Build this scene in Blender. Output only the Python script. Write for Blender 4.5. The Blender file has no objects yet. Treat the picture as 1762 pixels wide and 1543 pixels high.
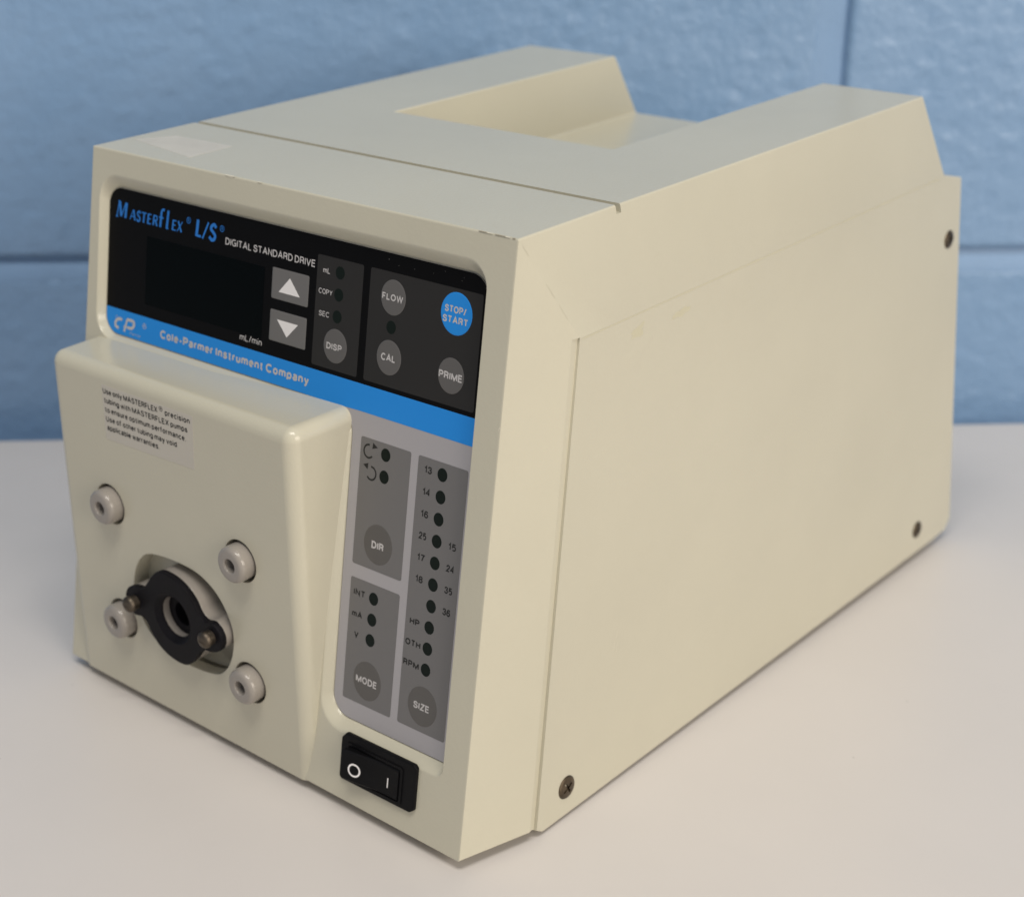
import bpy, bmesh, math, random
from mathutils import Vector, Matrix, noise
random.seed(7)
S = 0.01                     # everything below is authored in centimetres
scene = bpy.context.scene
C = scene.collection

# ------------------------------------------------------------------ camera
cd = bpy.data.cameras.new('camera')
cam = bpy.data.objects.new('camera', cd); C.objects.link(cam); scene.camera = cam
cam.location = (54.8944*S, -39.4467*S, 37.0674*S)
cam.rotation_euler = (1.1652, 0.0168, 0.7001)
cd.sensor_width = 36.0
cd.lens = 2928.18/1762*36
cd.clip_start = 0.02; cd.clip_end = 50
cd.dof.use_dof = True
cd.dof.focus_distance = 0.575
cd.dof.aperture_fstop = 10.5
cd.dof.aperture_blades = 8

# ------------------------------------------------------------------ light (an indoor room)
w = bpy.data.worlds.new('World'); scene.world = w; w.use_nodes = True
bg = w.node_tree.nodes['Background']; bg.inputs[0].default_value = (0.84, 0.90, 1.0, 1); bg.inputs[1].default_value = 0.25

def area(name, loc, target, sx, sy, power, col):
    l = bpy.data.lights.new(name, 'AREA'); l.shape = 'RECTANGLE'; l.size = sx*S; l.size_y = sy*S
    l.energy = power; l.color = col
    o = bpy.data.objects.new(name, l); C.objects.link(o); o.location = Vector(loc)*S
    d = (Vector(target)-Vector(loc)); o.rotation_euler = d.to_track_quat('-Z', 'Y').to_euler()
    return o
area('key_light', (240, -25, 82), (10, 5, 10), 150, 110, 32, (1.0, 0.90, 0.76))  # broad warm key lamp, not a window, added to light the right side
area('ceiling_tube', (62, -50, 215), (15, 10, 0), 130, 5, 12.5, (1.0, 0.95, 0.86))
area('ceiling_tube', (80, -72, 215), (15, 10, 0), 130, 5, 12.5, (1.0, 0.95, 0.86))

scene.view_settings.view_transform = 'Standard'
scene.view_settings.look = 'None'
scene.view_settings.exposure = 0.11
scene.view_settings.gamma = 1.0

# ------------------------------------------------------------------ materials
def mat(name, col, rough=0.5, spec=0.5, metal=0.0, mottle=0.0, scale=30, bump=0.0, bscale=400, coat=0.0, col2=None):
    m = bpy.data.materials.new(name); m.use_nodes = True
    nt = m.node_tree; b = nt.nodes['Principled BSDF']
    b.inputs['Base Color'].default_value = (*col, 1); b.inputs['Roughness'].default_value = rough
    b.inputs['Specular IOR Level'].default_value = spec; b.inputs['Metallic'].default_value = metal
    b.inputs['Coat Weight'].default_value = coat
    tc = nt.nodes.new('ShaderNodeTexCoord')
    if mottle or col2:
        n = nt.nodes.new('ShaderNodeTexNoise'); n.inputs['Scale'].default_value = scale; n.inputs['Detail'].default_value = 6
        n.inputs['Roughness'].default_value = 0.6
        nt.links.new(tc.outputs['Object'], n.inputs['Vector'])
        r = nt.nodes.new('ShaderNodeValToRGB')
        r.color_ramp.elements[0].position = 0.3; r.color_ramp.elements[1].position = 0.7
        lo = col2 or tuple(c*(1-mottle) for c in col); hi = col if col2 else tuple(min(1, c*(1+mottle)) for c in col)
        r.color_ramp.elements[0].color = (*lo, 1); r.color_ramp.elements[1].color = (*hi, 1)
        nt.links.new(n.outputs['Fac'], r.inputs['Fac']); nt.links.new(r.outputs['Color'], b.inputs['Base Color'])
        mr = nt.nodes.new('ShaderNodeMapRange'); mr.inputs['To Min'].default_value = rough*0.88; mr.inputs['To Max'].default_value = min(1, rough*1.12)
        nt.links.new(n.outputs['Fac'], mr.inputs['Value']); nt.links.new(mr.outputs['Result'], b.inputs['Roughness'])
    if bump:
        n2 = nt.nodes.new('ShaderNodeTexNoise'); n2.inputs['Scale'].default_value = bscale; n2.inputs['Detail'].default_value = 3
        nt.links.new(tc.outputs['Object'], n2.inputs['Vector'])
        bp = nt.nodes.new('ShaderNodeBump'); bp.inputs['Strength'].default_value = bump; bp.inputs['Distance'].default_value = 0.0004
        nt.links.new(n2.outputs['Fac'], bp.inputs['Height']); nt.links.new(bp.outputs['Normal'], b.inputs['Normal'])
    return m

M_body = mat('cream_paint', (0.575, 0.545, 0.438), 0.23, 0.5, mottle=0.028, scale=11, bump=0.16, bscale=800)
M_boss = mat('grey_plastic', (0.31, 0.283, 0.258), 0.22, 0.5, mottle=0.05, scale=60)
M_black = mat('black_print', (0.0035, 0.0035, 0.004), 0.38, 0.07)
M_window = mat('dark_display_window', (0.0012, 0.0025, 0.003), 0.22, 0.05)
M_dgrey = mat('dark_grey_print', (0.029, 0.028, 0.028), 0.45, 0.12, bump=0.05, bscale=3000)
M_btn = mat('grey_button_print', (0.115, 0.110, 0.108), 0.42, 0.4)
M_arrowkey = mat('arrow_key_print', (0.155, 0.150, 0.148), 0.42, 0.4)
M_blue = mat('blue_print', (0.022, 0.27, 0.78), 0.45, 0.15)
M_lgrey = mat('light_grey_print', (0.40, 0.385, 0.405), 0.42, 0.4, bump=0.05, bscale=3000)
M_mgrey = mat('medium_grey_print', (0.168, 0.163, 0.165), 0.42, 0.4, bump=0.05, bscale=3000)
M_btn2 = mat('grey_button_print_lower', (0.110, 0.104, 0.100), 0.42, 0.4)
M_led = mat('smoked_indicator_lens', (0.006, 0.011, 0.009), 0.3, 0.12)
M_white = mat('white_print', (0.85, 0.82, 0.82), 0.5, 0.3)
M_softwhite = mat('pale_grey_print', (0.55, 0.53, 0.53), 0.5, 0.3)
M_blackink = mat('black_ink', (0.02, 0.02, 0.02), 0.5, 0.3)
M_blueink = mat('blue_ink', (0.03, 0.19, 0.60), 0.5, 0.1)
M_switch = mat('black_switch_plastic', (0.005, 0.005, 0.006), 0.45, 0.12, mottle=0.2, scale=80)
M_plate = mat('black_coupling_plastic', (0.006, 0.0055, 0.0075), 0.55, 0.13, mottle=0.3, scale=120, bump=0.1, bscale=1500)
M_metal = mat('dull_screw_steel', (0.12, 0.10, 0.08), 0.5, 0.5, metal=1.0, mottle=0.25, scale=300)
M_bronze = mat('dark_bronze_screw', (0.10, 0.075, 0.05), 0.42, 0.5, metal=0.75, mottle=0.4, scale=250)
M_rubber = mat('black_rubber', (0.02, 0.02, 0.02), 0.8, 0.3)
M_darkhole = mat('dark_metal_socket', (0.05, 0.05, 0.055), 0.4, 0.5, metal=0.6)
M_label = mat('clear_label_film', (0.555, 0.52, 0.455), 0.34, 0.5)
M_residue = mat('tape_residue', (0.575, 0.552, 0.50), 0.55, 0.5, mottle=0.06, scale=60)
M_chipw = mat('bare_primer', (0.66, 0.62, 0.51), 0.6, 0.3)
M_chipd = mat('chipped_dark_edge', (0.32, 0.28, 0.21), 0.8, 0.3)
M_stain = mat('yellowed_glue', (0.57, 0.535, 0.395), 0.34, 0.5)
M_table = mat('white_laminate', (0.67, 0.632, 0.610), 0.36, 0.45, mottle=0.02, scale=8, bump=0.03, bscale=500)
M_mortar = mat('painted_mortar', (0.222, 0.352, 0.555), 0.5, 0.4, mottle=0.05, scale=25, bump=0.5, bscale=300)

def wall_paint():
    m = bpy.data.materials.new('blue_wall_paint'); m.use_nodes = True
    nt = m.node_tree; b = nt.nodes['Principled BSDF']; N = nt.nodes.new; L = nt.links.new
    tc = N('ShaderNodeTexCoord')
    n = N('ShaderNodeTexNoise'); n.inputs['Scale'].default_value = 18; n.inputs['Detail'].default_value = 5
    L(tc.outputs['Object'], n.inputs['Vector'])
    r = N('ShaderNodeValToRGB'); r.color_ramp.elements[0].position = .3; r.color_ramp.elements[1].position = .7
    r.color_ramp.elements[0].color = (0.202, 0.334, 0.535, 1); r.color_ramp.elements[1].color = (0.230, 0.362, 0.563, 1)
    L(n.outputs['Fac'], r.inputs['Fac']); L(r.outputs['Color'], b.inputs['Base Color'])
    b.inputs['Roughness'].default_value = 0.38; b.inputs['Specular IOR Level'].default_value = 0.5
    n2 = N('ShaderNodeTexNoise'); n2.inputs['Scale'].default_value = 190; n2.inputs['Detail'].default_value = 4
    L(tc.outputs['Object'], n2.inputs['Vector'])
    bp = N('ShaderNodeBump'); bp.inputs['Strength'].default_value = 0.6; bp.inputs['Distance'].default_value = 0.0012
    L(n2.outputs['Fac'], bp.inputs['Height']); L(bp.outputs['Normal'], b.inputs['Normal'])
    return m
M_wall = wall_paint()

# ------------------------------------------------------------------ object helpers
ORG = {}
def link(name, me, m, parent=None, org=(0, 0, 0)):
    """me is in centimetres, world coordinates; the object's origin goes to org."""
    me.transform(Matrix.Translation(-Vector(org))); me.transform(Matrix.Scale(S, 4))
    o = bpy.data.objects.new(name, me); C.objects.link(o)
    if m and not me.materials: me.materials.append(m)
    po = ORG[parent.name] if parent else Vector((0, 0, 0))
    o.location = (Vector(org)-po)*S
    if parent: o.parent = parent
    ORG[o.name] = Vector(org)
    return o
def centre(me):
    lo = Vector(map(min, *[v.co for v in me.vertices])) if len(me.vertices) > 1 else Vector()
    hi = Vector(map(max, *[v.co for v in me.vertices]))
    return (lo+hi)/2
def part(name, me, m, parent, label=None):
    o = link(name, me, m, parent, centre(me))
    if label: o['label'] = label
    return o
def bm_mesh(bm, name='mesh'):
    bmesh.ops.recalc_face_normals(bm, faces=bm.faces)
    me = bpy.data.meshes.new(name); bm.to_mesh(me); bm.free(); return me
def pymesh(v, f, name='mesh'):
    me = bpy.data.meshes.new(name); me.from_pydata([tuple(p) for p in v], [], f); me.update(); return me
def temp(me):
    o = bpy.data.objects.new('tmp', me); C.objects.link(o); return o
def evaluated(o):
    dg = bpy.context.evaluated_depsgraph_get(); dg.update()
    me = bpy.data.meshes.new_from_object(o.evaluated_get(dg), depsgraph=dg)
    return me
def boolean(me, cutters, op='DIFFERENCE'):
    for c in cutters:
        a = temp(me); b = temp(c)
        md = a.modifiers.new('b', 'BOOLEAN'); md.operation = op; md.solver = 'EXACT'; md.object = b
        out = evaluated(a)
        bpy.data.objects.remove(a); bpy.data.objects.remove(b)
        me = out
    return me
def bevelled(me, width, seg=3, ang=30):
    a = temp(me); md = a.modifiers.new('b', 'BEVEL'); md.width = width; md.segments = seg
    md.limit_method = 'ANGLE'; md.angle_limit = math.radians(ang); md.use_clamp_overlap = True
    out = evaluated(a); bpy.data.objects.remove(a); return out
def smooth(me, ang=32, big=0.6, fold=1.2):
    bm = bmesh.new(); bm.from_mesh(me)
    for f in bm.faces: f.smooth = True
    for e in bm.edges:
        if len(e.link_faces) == 2:
            a = e.calc_face_angle(0)
            bigs = all(f.calc_area() > big for f in e.link_faces)
            e.smooth = not (a > math.radians(ang) or (bigs and a > math.radians(fold)))
    bm.to_mesh(me); bm.free(); return me
def weighted(o):
    md = o.modifiers.new('wn', 'WEIGHTED_NORMAL'); md.keep_sharp = True; md.weight = 90; return o
def box(x0, x1, y0, y1, z0, z1):
    v = [(x, y, z) for x in (x0, x1) for y in (y0, y1) for z in (z0, z1)]
    me = pymesh(v, [(0, 1, 3, 2), (4, 6, 7, 5), (0, 4, 5, 1), (2, 3, 7, 6), (0, 2, 6, 4), (1, 5, 7, 3)])
    bm = bmesh.new(); bm.from_mesh(me); return bm_mesh(bm)
def loft(rings, cap=True):
    """rings: lists of points with equal counts, closed loops"""
    n = len(rings[0]); v = [p for r in rings for p in r]; f = []
    for k in range(len(rings)-1):
        for i in range(n):
            j = (i+1) % n; f.append((k*n+i, k*n+j, (k+1)*n+j, (k+1)*n+i))
    if cap:
        f.append(tuple(range(n))[::-1]); f.append(tuple((len(rings)-1)*n+i for i in range(n)))
    me = pymesh(v, f); bm = bmesh.new(); bm.from_mesh(me); return bm_mesh(bm)
def rpoly(pts, rad, n=8):
    """rounded polygon; rad per corner"""
    out = []; m = len(pts)
    for i in range(m):
        p = Vector(pts[i]); a = Vector(pts[i-1])-p; b = Vector(pts[(i+1) % m])-p; r = rad[i]
        a.normalize(); b.normalize()
        t = math.acos(max(-1, min(1, a.dot(b)))); d = r/math.tan(t/2)
        cpt = p+(a+b).normalized()*(r/math.sin(t/2))
        s = p+a*d-cpt; e = p+b*d-cpt
        a0 = math.atan2(s.y, s.x); a1 = math.atan2(e.y, e.x); da = (a1-a0+math.pi) % (2*math.pi)-math.pi
        for k in range(n+1):
            q = a0+da*k/n; out.append((cpt.x+r*math.cos(q), cpt.y+r*math.sin(q)))
    return out
def smoothloop(pts, sub=5):
    out = []; n = len(pts)
    for i in range(n):
        p0, p1, p2, p3 = [Vector(pts[(i+k) % n]) for k in (-1, 0, 1, 2)]
        for k in range(sub):
            t = k/sub
            out.append(tuple(0.5*((2*p1)+(-p0+p2)*t+(2*p0-5*p1+4*p2-p3)*t*t+(-p0+3*p1-3*p2+p3)*t**3)))
    return out
def circ(cx, cy, rx, ry=None, n=40):
    ry = ry or rx
    return [(cx+rx*math.cos(2*math.pi*i/n), cy+ry*math.sin(2*math.pi*i/n)) for i in range(n)]

# ------------------------------------------------------------------ frames of the instrument
W = 21.6; H = 22.033; LEAN = 0.17222; Z0 = 0.5; DZ = -1.79
CA, SA = math.cos(LEAN), math.sin(LEAN)
NF = Vector((0, -CA, SA))
def F(u, v, h=0.0):                 # on the reclined front face: u right, v down the slope, h outward
    return Vector((u, -v*SA, H-v*CA))+NF*h
YC = -3.7455                         # the upright face of the projecting block
def P(x, z, h=0.0): return Vector((x, YC-h, z))

# ------------------------------------------------------------------ table and wall
def tag(o, label=None, cat=None, group=None, kind=None):
    if label: o['label'] = label
    if cat: o['category'] = cat
    if group: o['group'] = group
    if kind: o['kind'] = kind
    return o
UP = Vector((0.0145, 0.0285, 1.0)).normalized()          # the table's normal: the case stands a touch nose-up on its feet
E = Vector((0.7125, 0.7011, -0.0303)).normalized(); NW = UP.cross(E).normalized()    # along the wall, into the wall
W0 = Vector((-23.1477, 9.6886, 0.3155))
TZ = 0.0
def WP(s, d, z): return W0+E*s+NW*d+UP*z
def table_z(x, y): return 0.256-0.0145*x-0.0285*y
tb = bmesh.new()
vs = [tb.verts.new(WP(s, d, z)) for s, d, z in ((-110, -135, TZ), (150, -135, TZ), (150, 0, TZ), (-110, 0, TZ), (-110, -135, -2.8), (150, -135, -2.8), (150, 0, -2.8), (-110, 0, -2.8))]
for f in ((0, 1, 2, 3), (7, 6, 5, 4), (0, 4, 5, 1), (1, 5, 6, 2), (2, 6, 7, 3), (3, 7, 4, 0)): tb.faces.new([vs[i] for i in f])
me = bevelled(bm_mesh(tb), 0.15, 3)
t = link('table', smooth(me), M_table, None, WP(20, -60, 0)); weighted(t)
tag(t, 'plain white laminate table top under the cream instrument, pushed against the blue wall', 'table')

def WW(s, d, z): return WP(s, d+2.4, z)      # the wall stands a little behind the table's edge
wall = bpy.data.objects.new('block_wall', None); C.objects.link(wall)
wall.location = WW(25, 0, 0)*S; ORG[wall.name] = WW(25, 0, 0)
tag(wall, 'painted light blue concrete block wall with tooled joints behind the table', 'wall')
ZJ, SJ = 9.28, 45.0
PITCH, ROW, J, JV = 48.0, 24.2, 0.62, 0.85
def wall_block(s0, s1, z0, z1, seed):
    nx, nz = int((s1-s0)/0.34), int((z1-z0)/0.34)
    vv = []; ff = []
    for k in range(nz+1):
        for i in range(nx+1):
            s = s0+(s1-s0)*i/nx; z = z0+(z1-z0)*k/nz
            e = min(s-s0, s1-s, z-z0, z1-z)
            d = 0.05*max(0, 1-e/0.3)**2
            q = Vector((s*0.9+seed, z*0.9, seed*3.1))
            a = noise.noise(q*0.5)*0.025+noise.noise(q*1.6)*0.04+noise.noise(q*3.0)*0.025
            p = noise.noise(q*1.9+Vector((9, 4, 2)))
            if p > 0.30: a -= (p-0.30)*0.36
            if p < -0.34: a += (-0.34-p)*0.40
            a *= min(1, e/0.5)
            vv.append(WW(s, d-a, z)); 
    for k in range(nz):
        for i in range(nx):
            a = k*(nx+1)+i; ff.append((a, a+1, a+nx+2, a+nx+1))
    n0 = len(vv)
    ring = [i for i in range(nx+1)]+[k*(nx+1)+nx for k in range(1, nz+1)]+[nz*(nx+1)+i for i in range(nx-1, -1, -1)]+[k*(nx+1) for k in range(nz-1, 0, -1)]
    for i in ring: vv.append(vv[i]+NW*3)
    m = len(ring)
    for i in range(m): ff.append((ring[i], n0+i, n0+(i+1) % m, ring[(i+1) % m]))
    ff.append(tuple(n0+i for i in range(m)))
    me = pymesh(vv, ff); me.polygons.foreach_set('use_smooth', [True]*len(me.polygons)); 
    return part('block', me, M_wall, wall)
zj = ZJ
for r in (-1, 0, 1):
    z0 = zj+(r)*ROW if r >= 0 else zj-ROW
    off = SJ if r != -1 else SJ-PITCH/2
    if r == 1: off = SJ-PITCH/2
    for k in range(-2, 2):
        s0 = off+k*PITCH
        if s0 > 130 or s0+PITCH < -60: continue
        wall_block(s0+JV, s0+PITCH-JV, z0+J, z0+ROW-J, 10*r+k*3.7+20)
def strip(a0, a1, fn):
    """mortar struck at a slope: flush at one edge, recessed at the other"""
    n = 60; v = []; f = []
    for i in range(n+1):
        a = a0+(a1-a0)*i/n; wv = 0.03*noise.noise(Vector((a*0.3, 5, 1)))
        for t_, d in ((-1.35, 0.015), (-0.8, 0.02), (-0.1, 0.20), (0.55, 0.36), (1.1, 0.42), (1.1, 3), (-1.35, 3)): v.append(fn(a, t_, d+wv))
    for i in range(n):
        for j in range(7): k = (j+1) % 7; f.append((i*7+j, i*7+k, (i+1)*7+k, (i+1)*7+j))
    f += [tuple(range(7)), tuple(n*7+j for j in range(7))]
    b = bmesh.new(); b.from_mesh(pymesh(v, f)); return part('mortar_joint', smooth(bm_mesh(b), 60, 99), M_mortar, wall)
for r in (0, 1): strip(-75, 140, lambda a, t_, d, r=r: WW(a, d, zj+r*ROW+t_*J))
for k in (0, 1, -1):
    strip(zj+J*0.9, zj+ROW-J*0.9, lambda a, t_, d, k=k: WW(SJ+k*PITCH+t_*JV, d, a))
    strip(zj-ROW, zj-J*0.9, lambda a, t_, d, k=k: WW(SJ-PITCH/2+k*PITCH+t_*JV, d, a))

# ------------------------------------------------------------------ the instrument
root = bpy.data.objects.new('pump_drive', None); C.objects.link(root)
root.location = Vector((10.8, 14, 0))*S; ORG[root.name] = Vector((10.8, 14, 0))
tag(root, 'boxy cream laboratory pump drive with black and grey keypad, standing on the white table', 'pump drive')

# --- housing: extruded side outline
G2Y = -0.52
prof = [(0, H), (YC, Z0), (G2Y, 0.34), (G2Y+0.42, 0.05), (31.0, -0.46), (32.3, -0.40), (32.78, 0.10), (30.62, 17.80), (28.85, 18.24), (26.72, H)]
kink = (2.15, 18.29)
def side_x(y): return W+0.78-0.55*y/30          # the flared side below the crease
def crease(y): return kink[1]+(18.24-kink[1])*(y-kink[0])/(28.85-kink[0])
bm = bmesh.new(); n = len(prof)
Rv = [bm.verts.new((W if i in (0, 1, 9) else side_x(y), y, z)) for i, (y, z) in enumerate(prof)]
Lv = [bm.verts.new((0.0 if i in (0, 9) else -0.3, y, z)) for i, (y, z) in enumerate(prof)]
Lv[1].co = F(-0.45, 21.50)
KR = bm.verts.new((side_x(kink[0]), *kink)); KL = bm.verts.new((-0.3, *kink))
for i in range(n):
    j = (i+1) % n
    if i == 1:
        bm.faces.new((Lv[1], Lv[2], Rv[1])); bm.faces.new((Lv[2], Rv[2], Rv[1]))
    elif i in (3, 7, 8) or True:
        bm.faces.new((Lv[i], Lv[j], Rv[j])); bm.faces.new((Lv[i], Rv[j], Rv[i]))
NS = 14
def ladder(V_, K_):
    """the slightly twisted upper side, in strips"""
    ta = [V_[0]]; cr = [K_]
    for k in range(1, NS):
        t_ = k/NS
        ta.append(bm.verts.new(V_[0].co.lerp(V_[9].co, t_))); cr.append(bm.verts.new(K_.co.lerp(V_[8].co, t_)))
    ta.append(V_[9]); cr.append(V_[8])
    for k in range(NS):
        bm.faces.new((ta[k], cr[k], cr[k+1])); bm.faces.new((ta[k], cr[k+1], ta[k+1]))
    return ta, cr
for V_, K_ in ((Rv, KR), (Lv, KL)):
    ta, cr = ladder(V_, K_)
    bm.faces.new((V_[0], V_[1], K_)); bm.faces.new((V_[1], V_[2], K_))
    bm.faces.new([K_, V_[2], V_[3], V_[4], V_[5], V_[6], V_[7]]+cr[1:][::-1])
    if V_ is Rv: top_r = ta
    else: top_l = ta
# the top face shares the strip vertices
for f in [f for f in bm.faces if set(f.verts) <= {Lv[9], Lv[0], Rv[0], Rv[9]}]: bm.faces.remove(f)
bm.faces.new(top_l+top_r[::-1])
bmesh.ops.dissolve_limit(bm, angle_limit=0.0005, verts=bm.verts, edges=[e for e in bm.edges if not any(v in top_r or v in top_l for v in e.verts)])
body = bm_mesh(bm)
notch = box(5.4, 16.55, 11.42, 45, 19.03, 40)
for v in notch.vertices:                                     # slight draft, wider at the top
    if v.co.z > 30: v.co.x += -0.5 if v.co.x < 10 else 0.9
body = boolean(body, [notch])
body = bevelled(body, 0.07, 3, 32)
# groove over the top, groove down the side
g_top = box(-2, W+2, 5.05, 5.31, H-0.30, H+2)
g_side = pymesh([(x, y, z) for x in (side_x(0)-0.13, W+3) for y, z in ((kink[0]-0.30, kink[1]+0.02), (kink[0]+0.03, kink[1]+0.02), (G2Y+0.03-0.2, -1.4), (G2Y-0.30-0.2, -1.4))],
                [(0, 1, 2, 3), (7, 6, 5, 4), (0, 4, 5, 1), (1, 5, 6, 2), (2, 6, 7, 3), (3, 7, 4, 0)])
b_ = bmesh.new(); b_.from_mesh(g_side); g_side = bm_mesh(b_)
# keypad recess: L-shaped, soft sloping lip
inner = [(0.68, 1.42), (20.36, 1.42), (20.36, 18.72), (14.66, 18.72), (14.66, 7.27), (0.68, 7.27)]
outer = [(0.50, 0.90), (20.50, 0.90), (20.50, 19.16), (14.36, 19.22), (14.36, 7.45), (0.50, 7.45)]
ri = [0.75, 0.80, 0.15, 0.85, 0.90, 0.75]; ro = [1.0, 0.95, 0.40, 1.1, 0.6, 1.0]
Pi, Po = rpoly(inner, ri, 10), rpoly(outer, ro, 10)
rings = []
for a, d in ((0, 0.40), (0.03, 0.36), (0.16, 0.29), (0.5, 0.14), (0.72, 0.06), (0.86, 0.02), (1.0, 0.0), (1.04, -0.4)):
    rings.append([F(p[0]*(1-a)+q[0]*a, p[1]*(1-a)+q[1]*a, -d) for p, q in zip(Pi, Po)])
recess = loft(rings)
# holes of the projecting block
BOSS = [(a, b+DZ) for a, b in ((3.68, 10.87), (11.24, 10.76), (3.65, 5.80), (11.20, 5.62))]
def ycyl(cx, cz, r, y0, y1, n=48): 
    c = circ(cx, cz, r, n=n); return loft([[(x, y0, z) for x, z in c], [(x, y1, z) for x, z in c]])
cut = [ycyl(cx, cz, 0.84, -7, -1.6) for cx, cz in BOSS]
OC = (7.5, 7.3+DZ)
half = [(-1.58, 2.08), (-0.28, 2.22), (1.16, 2.12), (2.22, 1.56), (2.84, 0.60), (2.92, -0.20), (2.68, -1.08), (2.20, -1.75)]
oshape = smoothloop(half+[(-a, -b) for a, b in half], 6)
cut.append(loft([[(OC[0]+a, y, OC[1]+b) for a, b in oshape] for y in (-7, -3.0)]))
body = boolean(body, [g_top, g_side, recess]+[c.copy() for c in cut])
body = smooth(body, fold=20)
weighted(part('housing', body, M_body, root))

# --- projecting block that carries the pump mount
bm = bmesh.new()
zt = 16.72+DZ
fr = [bm.verts.new(p) for p in ((0.40, YC-0.01, Z0+0.28), (14.15, YC-0.01, Z0+0.04), (14.50, YC-0.01, zt-0.08), (0.80, YC-0.01, zt-0.06))]
bk = [bm.verts.new(p) for p in ((-0.35, 1.0, Z0+0.34), (14.70, 1.0, Z0+0.06), (14.70, 1.0, zt-0.02), (-0.05, 1.0, zt-0.35))]
bm.faces.new(fr); bm.faces.new(bk[::-1])
for i in range(4): j = (i+1) % 4; bm.faces.new((fr[i], bk[i], bk[j], fr[j]))
bmesh.ops.recalc_face_normals(bm, faces=bm.faces)
ed = []
for e in bm.edges:
    s_ = set(e.verts)
    if s_ in ({fr[1], fr[2]}, {fr[2], fr[3]}, {fr[3], fr[0]}, {fr[2], bk[2]}, {fr[3], bk[3]}): ed.append(e)
bmesh.ops.bevel(bm, geom=ed, offset=0.52, segments=9, profile=0.5, affect='EDGES')
blk = bm_mesh(bm)
blk = boolean(blk, cut)
blk = bevelled(blk, 0.035, 2, 50)
weighted(part('mount_block', smooth(blk, 40), M_body, root))

# --- four bosses with a bored centre
def lathe_y(prof, cx, cz, n=40):
    """prof: (radius, y) list, open ended"""
    v = []; f = []
    for r, y in prof:
        for i in range(n):
            a = 2*math.pi*i/n; v.append((cx+r*math.cos(a), y, cz+r*math.sin(a)))
    for k in range(len(prof)-1):
        for i in range(n):
            j = (i+1) % n; f.append((k*n+i, k*n+j, (k+1)*n+j, (k+1)*n+i))
    f.append(tuple(range(n))[::-1]); f.append(tuple((len(prof)-1)*n+i for i in range(n)))
    me = pymesh(v, f); b = bmesh.new(); b.from_mesh(me); return bm_mesh(b)
for cx, cz in BOSS:
    yf = YC-0.56
    pr = [(0.70, -1.7), (0.72, yf+0.24), (0.705, yf+0.15), (0.665, yf+0.07), (0.60, yf+0.02), (0.52, yf), (0.33, yf), (0.29, yf+0.02), (0.265, yf+0.06), (0.255, yf+0.6)]
    b = weighted(part('mounting_boss', smooth(lathe_y(pr, cx, cz), 45, 5), M_boss, root))
    c6 = circ(cx, cz, 0.24, n=6)
    part('socket', loft([[(x, yf+0.57, z) for x, z in c6], [(x, yf+0.5, z) for x, z in c6]]), M_darkhole, b)

# --- coupling: grey hub, black eared plate, two pan screws
phalf = [(-0.55, 1.85), (0.25, 1.84), (0.92, 1.58), (1.38, 1.15), (1.62, 0.74), (1.95, 0.55), (2.40, 0.60), (2.76, 0.32), (2.84, -0.10), (2.62, -0.50), (2.20, -0.68), (1.75, -0.74), (1.45, -1.0), (1.05, -1.48)]
pshape = smoothloop(phalf+[(-a, -b) for a, b in phalf], 5)
def prism_y(shape, c, y0, y1, sc=1.0, ease=0.06):
    R = []
    for y, k in ((y0, 1.0), (y1+ease, 1.0), (y1+ease*0.35, 1-ease*0.12), (y1, 1-ease*0.4)):
        R.append([(c[0]+a*sc*k, y, c[1]+b*sc*k) for a, b in shape])
    return loft(R)
yp = YC-0.52
hub = prism_y([(a*1.0, b*1.0) for a, b in pshape], OC, -0.6, yp+0.26, 0.985, 0.05)
hub = boolean(hub, [ycyl(OC[0], OC[1], 0.86, -8, -1.0)])
hb = weighted(part('coupling_hub', smooth(hub, 40), M_boss, root))
pl = prism_y(pshape, OC, yp+0.26, yp, 1.0, 0.05)
ca_, cb_ = circ(OC[0], OC[1], 1.12), circ(OC[0], OC[1], 0.84)
pl = boolean(pl, [loft([[(x, yp-0.05, z) for x, z in ca_], [(x, yp+0.20, z) for x, z in cb_], [(x, yp+0.5, z) for x, z in cb_]])])
plo = weighted(part('coupling_plate', smooth(pl, 40), M_plate, root))
sl = lathe_y([(0.855, yp+2.4), (0.855, yp+0.56), (0.60, yp+0.52), (0.50, yp+0.56), (0.46, yp+1.4), (0.02, yp+1.2)], OC[0]+0.02, OC[1])
part('drive_socket', smooth(sl, 40), M_plate, root)
for sx, sz in ((2.24, 0.0), (-2.24, 0.0)):
    ys = yp
    pr = [(0.30, ys+0.05), (0.30, ys-0.20), (0.335, ys-0.24), (0.33, ys-0.34), (0.27, ys-0.42), (0.16, ys-0.465), (0.03, ys-0.475)]
    scw = boolean(lathe_y(pr, OC[0]+sx, OC[1]+sz, 28), [box(OC[0]+sx-0.5, OC[0]+sx+0.5, ys-0.6, ys-0.455, OC[1]+sz-0.035, OC[1]+sz+0.035)])
    weighted(part('coupling_screw', smooth(scw, 40), M_metal, root))

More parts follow.
